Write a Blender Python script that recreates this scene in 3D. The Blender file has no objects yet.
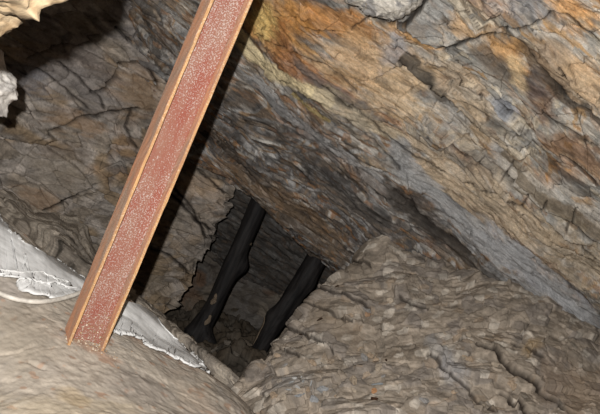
import bpy, bmesh, math, random
import numpy as np
from mathutils import Vector, Matrix

C = bpy.context.scene.collection
SC = bpy.context.scene
F = 633.0                    # focal length in pixels of the 600 x 414 frame
CAMZ = 1.6

# ------------------------------------------------------------------ camera, light, exposure
cam = bpy.data.cameras.new('camera')
cam.sensor_width = 36.0
cam.lens = F * 36.0 / 600.0
cam.clip_start = 0.02
camo = bpy.data.objects.new('camera', cam)
C.objects.link(camo)
camo.location = (0, 0, CAMZ)
camo.rotation_euler = (math.pi / 2, 0, 0)
SC.camera = camo

world = bpy.data.worlds.new('mine_dark')
SC.world = world
world.use_nodes = True
wb = world.node_tree.nodes['Background']
wb.inputs[0].default_value = (1.0, 0.93, 0.85, 1)
wb.inputs[1].default_value = 0.012

fl = bpy.data.lights.new('camera_flash', 'SPOT')
fl.energy = 190.0
fl.color = (1.0, 0.985, 0.965)
fl.shadow_soft_size = 0.006
fl.spot_size = math.radians(120)
fl.spot_blend = 0.6
flo = bpy.data.objects.new('camera_flash', fl)
C.objects.link(flo)
flo.location = (-0.040, 0.0, CAMZ + 0.052)
flo.rotation_euler = (math.radians(92), 0, math.radians(-4))

SC.view_settings.view_transform = 'Standard'
SC.view_settings.look = 'None'
SC.view_settings.gamma = 1.0
SC.view_settings.use_curve_mapping = False
SC.view_settings.exposure = 0.0


# ------------------------------------------------------------------ numeric helpers
def W(px, py, D):
    """world point seen in direction (px, py) at distance D along +Y"""
    return np.array([(px - 300.0) / F * D, D, CAMZ + (207.0 - py) / F * D])


def pix(P):
    D = np.maximum(P[..., 1], 0.05)
    return 300 + P[..., 0] / D * F, 207 - (P[..., 2] - CAMZ) / D * F


def hsh(ix, iy, iz, seed):
    with np.errstate(over='ignore'):
        h = (ix.astype(np.int64).astype(np.uint32) * np.uint32(374761393)
             + iy.astype(np.int64).astype(np.uint32) * np.uint32(668265263)
             + iz.astype(np.int64).astype(np.uint32) * np.uint32(2246822519)
             + np.uint32((seed * 3266489917 + 12345) & 0xffffffff))
        h ^= h >> np.uint32(15)
        h *= np.uint32(2246822519)
        h ^= h >> np.uint32(13)
        h *= np.uint32(3266489917)
        h ^= h >> np.uint32(16)
    return h.astype(np.float64) / 4294967295.0


def noise(x, y, z=None, seed=0):
    """value noise in -1..1"""
    if z is None:
        z = np.zeros_like(x)
    ix, iy, iz = np.floor(x), np.floor(y), np.floor(z)
    fx, fy, fz = x - ix, y - iy, z - iz
    fx = fx * fx * fx * (fx * (fx * 6 - 15) + 10)
    fy = fy * fy * fy * (fy * (fy * 6 - 15) + 10)
    fz = fz * fz * fz * (fz * (fz * 6 - 15) + 10)
    r = 0
    for dz in (0, 1):
        wz = fz if dz else 1 - fz
        if dz and not np.any(fz):
            continue
        for dy in (0, 1):
            wy = fy if dy else 1 - fy
            for dx in (0, 1):
                wx = fx if dx else 1 - fx
                r = r + hsh(ix + dx, iy + dy, iz + dz, seed) * wx * wy * wz
    return r * 2 - 1


def fbm(x, y, z=None, seed=0, o=4, g=0.5):
    a, r, n = 1.0, 0, 0.0
    f = 1.0
    for k in range(o):
        r = r + a * noise(x * f + 17.3 * k, y * f - 9.1 * k, None if z is None else z * f, seed + k)
        n += a
        a *= g
        f *= 2.03
    return r / n * 1.5


def cells(u, v, seed=0, p=3.0, jit=0.85):
    """irregular cells: id randoms, offset from the centre, distance to the border"""
    iu, iv = np.floor(u), np.floor(v)
    f1 = np.full(u.shape, 9.0)
    f2 = np.full(u.shape, 9.0)
    cu = np.zeros(u.shape); cv = np.zeros(u.shape); ou = np.zeros(u.shape); ov = np.zeros(u.shape)
    z = np.zeros_like(u)
    for a in (-1, 0, 1):
        for b in (-1, 0, 1):
            au, av = iu + a, iv + b
            x = au + 0.5 + jit * (hsh(au, av, z, seed) - 0.5)
            y = av + 0.5 + jit * (hsh(au, av, z, seed + 7) - 0.5)
            du, dv = u - x, v - y
            d = (np.abs(du) ** p + np.abs(dv) ** p) ** (1 / p)
            m = d < f1
            f2 = np.where(m, f1, np.minimum(f2, d))
            f1 = np.where(m, d, f1)
            cu = np.where(m, au, cu); cv = np.where(m, av, cv)
            ou = np.where(m, du, ou); ov = np.where(m, dv, ov)
    r = [hsh(cu, cv, z, seed + 20 + k) for k in range(4)]
    return r, ou, ov, f2 - f1


def sst(a, b, x):
    t = np.clip((x - a) / (b - a), 0, 1)
    return t * t * (3 - 2 * t)


def lin(c):
    c = np.array(c, float) / 255.0
    return np.where(c <= 0.04045, c / 12.92, ((c + 0.055) / 1.055) ** 2.4)


def mixc(col, c, w):
    return col * (1 - w[..., None]) + np.asarray(c) * w[..., None]


def seg_dist(px, py, pts):
    """distance to a traced line (in pixels of the frame) and the side of it"""
    best = np.full(px.shape, 1e9); side = np.zeros(px.shape)
    for (x0, y0), (x1, y1) in zip(pts[:-1], pts[1:]):
        dx, dy = x1 - x0, y1 - y0
        L = dx * dx + dy * dy
        t = np.clip(((px - x0) * dx + (py - y0) * dy) / L, 0, 1)
        qx, qy = px - x0 - t * dx, py - y0 - t * dy
        d = np.hypot(qx, qy)
        m = d < best
        best = np.where(m, d, best)
        side = np.where(m, np.sign(dx * (py - y0) - dy * (px - x0)), side)
    return best, side


def resample(ctrl, N, M):
    """Catmull-Rom through a grid of control points (n, m, 3) -> (N, M, 3)"""
    def along(A, K):
        n = A.shape[0]
        t = np.linspace(0, n - 1, K)
        i = np.clip(np.floor(t).astype(int), 0, n - 2)
        f = (t - i)[:, None, None]
        Ae = np.concatenate([2 * A[:1] - A[1:2], A, 2 * A[-1:] - A[-2:-1]])
        p0, p1, p2, p3 = Ae[i], Ae[i + 1], Ae[i + 2], Ae[i + 3]
        return 0.5 * (2 * p1 + (p2 - p0) * f + (2 * p0 - 5 * p1 + 4 * p2 - p3) * f ** 2
                      + (3 * p1 - p0 - 3 * p2 + p3) * f ** 3)
    A = along(ctrl, N)
    return np.swapaxes(along(np.swapaxes(A, 0, 1), M), 0, 1)


def normals(P):
    du = np.gradient(P, axis=0)
    dv = np.gradient(P, axis=1)
    n = np.cross(du, dv)
    n /= np.maximum(np.linalg.norm(n, axis=2, keepdims=True), 1e-12)
    toc = np.array([0, 0, CAMZ]) - P
    if np.median((n * toc).sum(2)) < 0:
        n = -n
    return n


def link(name, me, m=None, parent=None):
    o = bpy.data.objects.new(name, me)
    C.objects.link(o)
    if m is not None:
        me.materials.append(m)
    if parent is not None:
        o.parent = parent
    return o


def mesh_from(verts, faces, col=None, smooth=True, name='m'):
    me = bpy.data.meshes.new(name)
    verts = np.asarray(verts, dtype=np.float32)
    faces = np.asarray(faces, dtype=np.int32)
    k = faces.shape[1]
    me.vertices.add(len(verts))
    me.vertices.foreach_set('co', verts.ravel())
    me.loops.add(faces.size)
    me.loops.foreach_set('vertex_index', faces.ravel())
    me.polygons.add(len(faces))
    me.polygons.foreach_set('loop_start', np.arange(0, faces.size, k, dtype=np.int32))
    me.polygons.foreach_set('loop_total', np.full(len(faces), k, dtype=np.int32))
    if smooth:
        me.polygons.foreach_set('use_smooth', np.ones(len(faces), dtype=bool))
    me.update(calc_edges=True)
    if col is not None:
        a = me.color_attributes.new('rock_colour', 'FLOAT_COLOR', 'POINT')
        c = np.ones((len(verts), 4), np.float32)
        c[:, :3] = col.reshape(-1, 3)
        a.data.foreach_set('color', c.ravel())
    return me


def grid_faces(N, M, flip=False, off=0):
    i = np.arange(N * M).reshape(N, M)
    a, b, c, d = i[:-1, :-1], i[1:, :-1], i[1:, 1:], i[:-1, 1:]
    f = np.stack([a, b, c, d], -1).reshape(-1, 4) + off
    return f[:, ::-1] if flip else f


def grid_mesh(P, col=None, thick=0.0, nrm=None):
    N, M = P.shape[:2]
    n = normals(P)
    g = np.cross(P[1, 0] - P[0, 0], P[0, 1] - P[0, 0])
    du = np.gradient(P, axis=0); dv = np.gradient(P, axis=1)
    flip = np.median((np.cross(du, dv) * n).sum(2)) < 0
    f = grid_faces(N, M, flip)
    V = P.reshape(-1, 3)
    if thick > 0:
        V2 = (P - n * thick).reshape(-1, 3)
        f2 = grid_faces(N, M, not flip, N * M)
        i = np.arange(N * M).reshape(N, M)
        ring = np.concatenate([i[0, :-1], i[:-1, -1], i[-1, :0:-1], i[:0:-1, 0]])
        nx = np.roll(ring, -1)
        side = np.stack([ring, nx, nx + N * M, ring + N * M], -1)
        if flip:
            side = side[:, ::-1]
        f = np.concatenate([f, f2, side])
        V = np.concatenate([V, V2])
        if col is not None:
            col = np.concatenate([col.reshape(-1, 3)] * 2)
    return mesh_from(V, f, col)


def tag(o, label=None, cat=None, group=None, kind=None):
    if label: o['label'] = label
    if cat: o['category'] = cat
    if group: o['group'] = group
    if kind: o['kind'] = kind
    return o


# ------------------------------------------------------------------ materials
def new_mat(name):
    m = bpy.data.materials.new(name)
    m.use_nodes = True
    nt = m.node_tree
    return m, nt, nt.nodes['Principled BSDF']


def rock_mat(name, rough=0.75, spec=0.35, bed=(0.80, 0.0, -0.60), stretch=6.0, bump=0.35, mott=0.35, speck=0.5, scale=55):
    """rock: its own mineral colours (attribute) broken up by streaks along the bedding, grains and fine bump"""
    m, nt, b = new_mat(name)
    N, L = nt.nodes, nt.links
    at = N.new('ShaderNodeAttribute'); at.attribute_name = 'rock_colour'
    tc = N.new('ShaderNodeTexCoord')
    ang = math.atan2(-bed[2], bed[0])
    mp = N.new('ShaderNodeMapping'); mp.vector_type = 'POINT'
    mp.inputs['Rotation'].default_value = (0, ang, 0)
    mp2 = N.new('ShaderNodeMapping')
    # rotate about Y so the bedding direction lies on X, then squash X
    mp.inputs['Rotation'].default_value = (0, -ang, 0)
    L.new(tc.outputs['Object'], mp.inputs['Vector'])
    mp2.inputs['Scale'].default_value = (1.0 / stretch, 1, 1)
    L.new(mp.outputs[0], mp2.inputs['Vector'])
    n1 = N.new('ShaderNodeTexNoise'); n1.inputs['Scale'].default_value = scale
    n1.inputs['Detail'].default_value = 6; n1.inputs['Roughness'].default_value = 0.65
    L.new(mp2.outputs[0], n1.inputs['Vector'])
    n2 = N.new('ShaderNodeTexNoise'); n2.inputs['Scale'].default_value = scale * 1.6
    n2.inputs['Detail'].default_value = 5; n2.inputs['Roughness'].default_value = 0.7
    L.new(tc.outputs['Object'], n2.inputs['Vector'])
    r1 = N.new('ShaderNodeMapRange'); r1.inputs['From Min'].default_value = 0.3; r1.inputs['From Max'].default_value = 0.7
    r1.inputs['To Min'].default_value = 1 - mott; r1.inputs['To Max'].default_value = 1 + mott
    L.new(n1.outputs['Fac'], r1.inputs['Value'])
    r2 = N.new('ShaderNodeMapRange'); r2.inputs['From Min'].default_value = 0.3; r2.inputs['From Max'].default_value = 0.7
    r2.inputs['To Min'].default_value = 1 - speck * .5; r2.inputs['To Max'].default_value = 1 + speck * .5
    L.new(n2.outputs['Fac'], r2.inputs['Value'])
    mu = N.new('ShaderNodeMath'); mu.operation = 'MULTIPLY'
    L.new(r1.outputs[0], mu.inputs[0]); L.new(r2.outputs[0], mu.inputs[1])
    vm = N.new('ShaderNodeVectorMath'); vm.operation = 'SCALE'
    L.new(at.outputs['Color'], vm.inputs[0]); L.new(mu.outputs[0], vm.inputs['Scale'])
    L.new(vm.outputs[0], b.inputs['Base Color'])
    ad = N.new('ShaderNodeMath'); ad.operation = 'ADD'
    L.new(n1.outputs['Fac'], ad.inputs[0]); L.new(n2.outputs['Fac'], ad.inputs[1])
    bp = N.new('ShaderNodeBump'); bp.inputs['Strength'].default_value = bump; bp.inputs['Distance'].default_value = 0.006
    L.new(ad.outputs[0], bp.inputs['Height']); L.new(bp.outputs[0], b.inputs['Normal'])
    rr = N.new('ShaderNodeMapRange'); rr.inputs['To Min'].default_value = rough - .2; rr.inputs['To Max'].default_value = min(1, rough + .15)
    L.new(n2.outputs['Fac'], rr.inputs['Value']); L.new(rr.outputs[0], b.inputs['Roughness'])
    b.inputs['Specular IOR Level'].default_value = spec
    return m


M_ROOF = rock_mat('banded_slate', rough=.75, spec=.3, stretch=6, mott=.36, speck=.5, bump=.45, scale=110)
M_SLAB = rock_mat('jointed_rock', rough=.8, spec=.25, stretch=5, mott=.25, speck=.4, bump=.25, scale=80)
M_DUST = rock_mat('dusty_rubble', rough=.92, spec=.15, stretch=2, mott=.14, speck=.28, bump=.25, scale=80)
M_MUD = rock_mat('dusty_clay', rough=.9, spec=.15, stretch=5, mott=.10, speck=.18, bump=.25, scale=35)


# ------------------------------------------------------------------ rock surface builder
BED = np.array([0.80, 0.0, -0.60])      # bedding runs down to the right
NRM = np.array([0.60, 0.0, 0.80])


def rough_surface(name, ctrl, N, M, disp, colour, mat, blobs=(), cracks=(), kind='structure', thick=0, streak=.75, bands=()):
    P = resample(np.array(ctrl, float), N, M)
    n = normals(P)
    s = P @ BED
    ax2 = NRM * 0.83 + np.array([0, -0.56, 0])
    t = P @ ax2
    px, py = pix(P)
    wn = fbm(s * 9, t * 9, P[..., 1] * 9, seed=91, o=4)
    wm = fbm(s * 9, t * 9, P[..., 1] * 9, seed=97, o=4)
    h = disp(s, t, P)
    qx, qy = px + wn * 3.0, py + wm * 3.0
    for ck in cracks:
        pts, w, dep, step, dec = ck
        d, sd = seg_dist(qx, qy, pts)
        # side > 0 is the side below the line when it runs to the right; step raises the side above
        h = h - dep * np.exp(-(d / w) ** 2)
        if step:
            h = h + np.where(sd < 0, step * np.exp(-d / dec), 0)
    col = colour(s, t, P, h)
    for b in blobs:
        cx, cy, rx, ry, ang, c, st = b[:7]
        soft = b[7] if len(b) > 7 else 0.5
        a = math.radians(ang)
        ux = (px + wn * 9 - cx) * math.cos(a) + (py + wm * 9 - cy) * math.sin(a)
        uy = -(px + wn * 9 - cx) * math.sin(a) + (py + wm * 9 - cy) * math.cos(a)
        d = np.sqrt((ux / rx) ** 2 + (uy / ry) ** 2)
        k = d < 1 + soft + 1.6
        fine = fbm(s[k] * 7, t[k] * 34, seed=int(cx) + 3, o=5, g=.65) * (1 if soft > .3 else .3)
        m = sst(1 + soft, 1 - soft, d[k] + fine * streak) * st
        ck_ = col[k]
        tex = np.clip(ck_.mean(-1, keepdims=True) / 0.18, 0.55, 1.6) if st > 0.5 else 1.0
        col[k] = ck_ * (1 - m[..., None]) + lin(c) * tex ** 0.6 * m[..., None]
    for (pts, hw, c, st, bro) in bands:
        d, sd = seg_dist(px + wn * 3, py + wm * 3, pts)
        k = d < hw * (1.25 + 1.6 * bro)
        fine = fbm(s[k] * 5, t[k] * 40, seed=int(hw * 10) + 7, o=5, g=.65)
        m = sst(1.25, .8, d[k] / hw + fine * bro) * st
        ck_ = col[k]
        tex = np.clip(ck_.mean(-1, keepdims=True) / .18, .6, 1.5) ** .5
        col[k] = ck_ * (1 - m[..., None]) + lin(c) * tex * m[..., None]
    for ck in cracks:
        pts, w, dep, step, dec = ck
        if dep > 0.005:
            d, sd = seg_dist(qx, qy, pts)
            m = np.exp(-(d / (w * 1.0)) ** 2) * min(.95, .5 + dep * 20)     # crack shade painted into the colour, darker in deeper cracks
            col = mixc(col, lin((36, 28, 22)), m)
    P2 = P + n * h[..., None]
    me = grid_mesh(P2, np.clip(col, 0.004, 1), thick)
    me.name = name
    o = link(name, me, mat)
    if kind: o['kind'] = kind
    return o, P2


def palette(v, cols):
    """v in 0..1 -> smooth walk through colours"""
    k = len(cols)
    x = np.clip(v, 0, 0.9999) * (k - 1)
    i = np.floor(x).astype(int); f = (x - i)
    f = sst(0.2, 0.8, f)
    A = np.array([lin(c) for c in cols])
    return A[i] * (1 - f[..., None]) + A[np.minimum(i + 1, k - 1)] * f[..., None]


# ------------------------------------------------------------------ hanging wall (ceiling)
s37, c37 = math.sin(math.radians(37)), math.cos(math.radians(37))


def roofD(nd):
    return 1 / (0.294 + 0.00062 * (nd + 28))


def sn(s, nd):
    return 300 + s * c37 + nd * s37, 207 + s * s37 - nd * c37


rows = []
for nd in (480, 400, 345, 300, 250, 205, 160, 120, 85, 50, 20, -5, -22):
    s0 = -150 - 1.72 * (nd + 22)
    s0 = max(s0, -400)
    s1 = 400
    r = []
    for k in range(13):
        s = s0 + (s1 - s0) * k / 12
        px, py = sn(s, nd)
        wob = 1 + 0.018 * math.sin(k * 1.7 + nd * .02) + 0.01 * math.sin(nd * .05 + k)
        edge = 5 * math.sin(k * 2.3) + 3 * math.sin(k * 5.1) if nd < 0 else 0
        r.append(W(px, py + edge * .5, roofD(nd) * wob))
    rows.append(r)
# the lip of the roof, then the higher roof beyond it
last = rows[-1]
for (dn, dD) in ((-3, 0.30), (4, 0.62), (-22, 1.0), (-75, 1.5)):
    r = []
    for k in range(13):
        s = -150 + (400 + 150) * k / 12
        px, py = sn(s, -22 + dn)
        r.append(W(px, py, roofD(-22) + dD))
    rows.append(r)


def roof_disp(s, t, P):
    px, py = pix(P)
    up = sst(20, 190, (px - 300) * s37 - (py - 207) * c37)      # 0 at the lip, 1 in the upper part
    wu = fbm(s * 2.2, t * 2.2, P[..., 1] * 2, seed=1, o=3)
    wv = fbm(s * 1.6, t * 3.5, P[..., 1] * 1.5, seed=5, o=4)
    h = 0.05 * fbm(s * 1.6, t * 2.5, seed=11, o=3)
    # long splinters of slate
    lo = 1 - .6 * up
    h = h + lo * .022 * fbm(s * 2.2, t * 34 + wv * 2, seed=15, o=4, g=.6)
    r, ou, ov, e = cells(s / 0.26 + wu * .4, t / 0.030 + wv * .5, seed=3, p=2)
    h = h + lo * (0.020 * (r[0] - .5) + 0.010 * (r[1] - .3) * ov + 0.012 * (r[2] - .5) * ou)
    r, ou, ov, e = cells(s / 0.12 + wu * .5, t / 0.012 + wv * 1.2, seed=13, p=2)
    h = h + lo * (0.007 * (r[0] - .5))
    # broad slabs higher up
    r, ou, ov, e = cells(s / 0.34 + wu * .3 + t * .8, t / 0.12 + wv * .3, seed=23, p=2)
    h = h + up * (0.050 * (r[0] - .5) + 0.075 * (r[1] - .5) * ov + 0.06 * (r[2] - .5) * ou)
    r, ou, ov, e = cells(s / 0.13 + wu * .4, t / 0.045 + wv * .4, seed=33, p=2)
    h = h + (.25 + up * .75) * (0.018 * (r[0] - .5) + 0.042 * (r[1] - .5) * ov + 0.036 * (r[2] - .5) * ou)
    r, ou, ov, e = cells(s / 0.05 + wu * .8, t / 0.016 + wv * .8, seed=37, p=2)
    h = h + up * (0.005 * (r[0] - .5) + 0.009 * (r[1] - .5) * ov + 0.008 * (r[2] - .5) * ou)
    h = h + 0.005 * fbm(s * 14, t * 34, seed=41, o=4) + 0.002 * fbm(s * 50, t * 150, seed=47, o=3)
    return h


def roof_col(s, t, P, h):
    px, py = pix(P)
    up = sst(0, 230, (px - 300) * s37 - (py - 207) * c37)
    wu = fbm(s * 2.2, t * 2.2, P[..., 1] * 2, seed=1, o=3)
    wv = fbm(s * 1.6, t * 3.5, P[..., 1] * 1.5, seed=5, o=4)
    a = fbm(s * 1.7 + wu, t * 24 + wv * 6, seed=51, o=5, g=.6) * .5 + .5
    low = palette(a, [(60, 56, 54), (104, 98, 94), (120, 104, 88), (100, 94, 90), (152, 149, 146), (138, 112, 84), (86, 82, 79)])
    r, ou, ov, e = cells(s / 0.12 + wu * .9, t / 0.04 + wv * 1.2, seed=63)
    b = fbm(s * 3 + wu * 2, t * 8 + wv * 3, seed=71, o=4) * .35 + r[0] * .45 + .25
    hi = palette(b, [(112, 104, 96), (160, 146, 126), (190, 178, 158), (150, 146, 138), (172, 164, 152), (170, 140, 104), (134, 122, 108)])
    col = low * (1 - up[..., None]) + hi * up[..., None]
    rust = sst(.25, .75, fbm(s * 3.5, t * 12, seed=81, o=4))
    col = mixc(col, lin((160, 108, 58)), rust * (.30 + .12 * up))
    wh = sst(.55, .8, fbm(s * 14, t * 60, seed=85, o=3))
    col = mixc(col, lin((205, 200, 192)), wh * .45)
    dk = sst(.35, .7, fbm(s * 5, t * 28, seed=88, o=4))
    col = mixc(col, lin((62, 56, 52)), dk * .6)
    r, ou, ov, e = cells(s / 0.045 + wu * .8, t / 0.011 + wv * .8, seed=93, p=2)
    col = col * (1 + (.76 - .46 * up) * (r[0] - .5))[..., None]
    col = mixc(col, lin((196, 190, 180)), (r[1] > .93) * (.5 - .2 * up))
    col = mixc(col, lin((150, 104, 60)), (r[2] > .88) * (.5 - .2 * up))
    r, ou, ov, e = cells(s / 0.13 + wu * .4, t / 0.045 + wv * .4, seed=33, p=2)
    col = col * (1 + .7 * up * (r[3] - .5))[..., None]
    col = mixc(col, lin((58, 46, 36)), sst(.045, 0, e) * up * .8)
    fl_ = fbm(s * 25, t * 110, seed=95, o=4, g=.7)
    col = col * np.clip(1 + (.45 - .22 * up) * fl_, .35, 1.7)[..., None]
    beyond = sst(3.62, 3.8, P[..., 1])                    # flash falloff on the roof behind the lip, painted as darker colour
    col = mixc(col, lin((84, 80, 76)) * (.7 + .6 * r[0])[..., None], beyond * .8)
    return col


OR, TAN, GRY, DRK = (178, 110, 46), (196, 168, 132), (138, 137, 140), (84, 76, 70)
roof_blobs = [
    (275, 18, 42, 24, 30, (186, 142, 84), .7),
    (262, 20, 14, 16, 30, (214, 184, 118), .8),
    (330, 22, 48, 16, 22, (176, 122, 60), .7),
    (302, 58, 52, 15, 36, (160, 106, 60), .75),
    (360, 62, 30, 22, 35, (192, 160, 122), .75),
    (345, 92, 42, 6, 38, (98, 92, 88), .8),
    (262, 40, 6, 5, 30, (90, 84, 80), .8),
    (400, 90, 36, 26, 40, (198, 172, 138), .7),
    (395, 50, 14, 20, 30, (146, 144, 146), .6),
    (428, 84, 22, 7, 55, (92, 84, 74), .9),
    (436, 98, 13, 6, 62, (88, 80, 70), .9),
    (440, 20, 34, 14, 30, (146, 144, 140), .7),
    (418, 38, 24, 10, 20, (196, 150, 92), .7),
    (470, 30, 22, 10, 20, (190, 150, 100), .6),
    (530, 8, 30, 14, 15, (128, 126, 126), .75),
    (580, 18, 36, 16, 20, (200, 150, 92), .7),
    (510, 62, 26, 12, 35, (184, 136, 74), .7),
    (490, 62, 26, 10, 42, (84, 72, 60), .75), (545, 100, 20, 10, 30, (110, 76, 50), .6), (530, 60, 30, 8, 45, (120, 90, 60), .5),
    (532, 92, 14, 18, 20, (92, 82, 80), .7),
    (515, 75, 12, 10, 30, (206, 180, 140), .6),
    (560, 60, 34, 18, 48, (150, 128, 104), .75),
    (592, 80, 30, 14, 50, (186, 156, 120), .7),
    (575, 150, 44, 12, 28, (124, 90, 60), .7),
    (500, 112, 12, 5, 45, (140, 144, 152), .7),
    (455, 80, 30, 8, 42, (172, 150, 122), .6),
    (470, 120, 40, 12, 42, (168, 152, 130), .7),
    (440, 112, 22, 8, 50, (150, 148, 144), .7),
    (500, 170, 30, 12, 35, (150, 146, 142), .7),
    (530, 190, 46, 10, 32, (168, 160, 148), .75),
    (590, 215, 26, 12, 35, (160, 152, 142), .7),
    (470, 165, 16, 6, 30, (96, 92, 86), .7),
    (545, 205, 50, 4, 32, (104, 92, 74), .75),
    (440, 175, 40, 18, 38, (182, 162, 136), .75),
    (500, 215, 60, 22, 36, (176, 158, 134), .8),
    (580, 262, 44, 18, 38, (168, 152, 130), .75),
    (435, 200, 60, 8, 41, (146, 144, 140), .85),
    (520, 268, 62, 10, 40, (140, 140, 144), .85),
    (580, 318, 46, 14, 36, (146, 146, 150), .8),
    (425, 222, 52, 8, 42, (88, 80, 74), .75),
    (470, 262, 42, 8, 38, (100, 88, 74), .7),
    (335, 150, 46, 10, 40, (134, 130, 128), .6),
    (390, 190, 40, 8, 42, (140, 134, 128), .6),
    (258, 190, 60, 5, 38, (136, 106, 76), .6),
    (310, 215, 50, 8, 38, (130, 102, 74), .55),
    (360, 210, 40, 8, 38, (110, 102, 94), .6),
    (240, 155, 50, 8, 38, (74, 66, 60), .6),
]
roof_bands = [
    ([(232, 32), (250, 50), (268, 64), (290, 73), (310, 82), (330, 93)], 6.5, (218, 200, 160), .95, .1),
    ([(300, 90), (316, 104), (332, 116)], 1.8, (180, 158, 104), .7, .3),
    ([(330, 88), (348, 104), (368, 118), (400, 138)], 7, (176, 162, 138), .7, .5),
    ([(396, 150), (420, 185), (450, 215), (490, 245), (530, 272), (570, 300), (608, 326)], 10, (152, 151, 150), .8, .6),
    ([(600, 352), (560, 318), (520, 290), (492, 268)], 9, (150, 149, 148), .75, .6),
    ([(385, 180), (410, 212), (440, 240), (480, 266), (520, 296), (560, 326), (608, 354)], 5, (76, 70, 64), .8, .6),
    ([(240, 92), (280, 130), (330, 175), (380, 222)], 8, (70, 66, 63), .6, .8),
    ([(255, 78), (290, 108), (330, 140), (380, 175)], 6, (150, 148, 146), .6, .8),
    ([(230, 170), (270, 205), (310, 232), (345, 254)], 8, (126, 108, 88), .45, .6),
    ([(205, 120), (240, 160), (280, 196), (330, 232)], 6, (116, 98, 78), .4, .8),
    ([(405, 60), (420, 80), (436, 104)], 6, (82, 75, 66), .85, .25),
    ([(500, 160), (530, 186), (560, 204), (604, 232)], 3.5, (98, 84, 64), .7, .5),
    ([(520, 40), (540, 70), (560, 96), (604, 128)], 3, (90, 76, 62), .7, .5),
]
roof_cracks = [
    ([(344, -6), (352, 6), (366, 14), (378, 21), (392, 22), (402, 18), (414, 14), (422, 4), (426, -8)], 2.2, .045, .0, 20),
    ([(352, 30), (360, 26), (372, 17)], 1.1, .015, 0, 10),
    ([(380, 22), (396, 30), (404, 36), (416, 40), (420, 47)], 1.2, .018, .004, 10),
    ([(412, 18), (430, 38), (440, 47), (455, 44), (475, 38), (492, 37), (503, 40), (515, 42), (530, 58), (548, 77), (562, 91), (580, 108), (604, 124)], 1.9, .04, .035, 22),
    ([(500, 30), (512, 26), (530, 24), (548, 15), (565, 16), (582, 30), (604, 44)], 1.4, .02, .015, 14),
    ([(530, 130), (542, 142), (552, 151), (566, 156), (582, 168), (604, 184)], 2.0, .05, .04, 22),
    ([(400, 60), (414, 78), (428, 98), (440, 108)], 1.6, .014, .016, 10),
    ([(470, 150), (485, 168), (500, 178), (520, 192), (550, 207), (575, 223), (604, 244)], 1.8, .022, .022, 16),
    ([(455, 100), (480, 118), (500, 132), (520, 142)], 1.3, .014, .01, 12),
    ([(430, 135), (455, 152), (478, 168), (490, 178)], 1.3, .012, .008, 12),
    ([(352, 100), (380, 128), (410, 155), (440, 172), (462, 182)], 1.4, .012, .01, 14),
    ([(396, 190), (425, 222), (445, 238), (470, 252)], 2.0, .02, .014, 12),
    ([(462, 272), (500, 290), (528, 300), (560, 326), (604, 350)], 2.0, .03, .02, 10),
    ([(500, 232), (540, 262), (575, 290), (604, 312)], 1.4, .012, .01, 12),
    ([(238, 40), (262, 62), (296, 80), (330, 100)], 1.6, .012, .018, 10),
    ([(300, 60), (330, 82), (352, 104)], 1.6, .018, .014, 10),
    ([(220, 110), (260, 140), (300, 170), (350, 214)], 1.5, .014, .012, 10),
    ([(205, 130), (250, 172), (300, 212), (345, 246)], 1.5, .014, .012, 8),
    ([(480, 156), (472, 170)], 1.0, .014, 0, 8), ([(510, 166), (500, 184)], 1.0, .014, 0, 8), ([(548, 196), (540, 212)], 1.0, .014, 0, 8),
    ([(576, 206), (566, 226)], 1.0, .014, 0, 8), ([(496, 196), (530, 214), (566, 236), (604, 262)], 1.3, .016, .012, 10),
    ([(466, 182), (496, 198)], 1.2, .014, .01, 10), ([(530, 192), (522, 208)], 1.0, .012, 0, 8), ([(420, 62), (440, 70), (462, 90), (490, 112)], 1.3, .016, .012, 10),
    ([(455, 62), (470, 78), (484, 98), (500, 116), (520, 128)], 1.4, .02, .015, 12), ([(440, 10), (452, 26), (470, 34)], 1.2, .012, .01, 10),
    ([(560, 60), (580, 84), (604, 102)], 1.3, .014, .01, 10), ([(545, 110), (575, 132), (604, 150)], 1.3, .014, .012, 10),
    ([(262, 30), (290, 44), (330, 60), (356, 86)], 1.3, .014, .014, 10), ([(280, 6), (310, 24), (336, 30)], 1.2, .012, .01, 10),
    ([(340, 108), (372, 140), (398, 168)], 1.3, .014, .01, 10), ([(258, 88), (300, 126), (340, 158), (384, 196)], 1.3, .014, .012, 10),
]
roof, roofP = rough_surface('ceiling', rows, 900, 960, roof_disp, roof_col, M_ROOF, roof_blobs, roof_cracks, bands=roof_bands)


# ------------------------------------------------------------------ left wall of jointed slabs
def lwD(px, py):
    return 3.05 + (px - 100) * .003 + (py - 100) * .0025


def edge_x(py):
    pts = [(-200, 262), (150, 246), (185, 232), (200, 229), (214, 226), (228, 214), (245, 206), (262, 197), (280, 188), (300, 172), (320, 160), (420, 120)]
    for (y0, x0), (y1, x1) in zip(pts[:-1], pts[1:]):
        if y0 <= py <= y1:
            return x0 + (x1 - x0) * (py - y0) / (y1 - y0)
    return pts[-1][1]


rows = []
for py in (-190, -120, -60, 0, 50, 100, 150, 185, 200, 214, 228, 245, 262, 280, 300, 320, 370):
    ex = edge_x(py)
    r = []
    for k in range(9):
        px = -230 + (ex + 230) * k / 8
        D = lwD(px, py) * (1 + .012 * math.sin(k * 2.1 + py * .03))
        if py > 300: D -= (py - 300) * .004
        r.append(W(px, py, D))
    r.append(W(ex + 3, py + 1, lwD(ex, py) + .10))
    r.append(W(ex - 6, py, lwD(ex, py) + .7))
    r.append(W(ex - 20, py, lwD(ex, py) + 1.9))
    rows.append(r)


def lw_axes(s, t, P):
    # two joint directions on the wall: along the bedding and steeply down to the left
    a = P[..., 0] * .82 - P[..., 2] * .57
    b = P[..., 0] * .45 + P[..., 2] * .89
    return a, b


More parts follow.
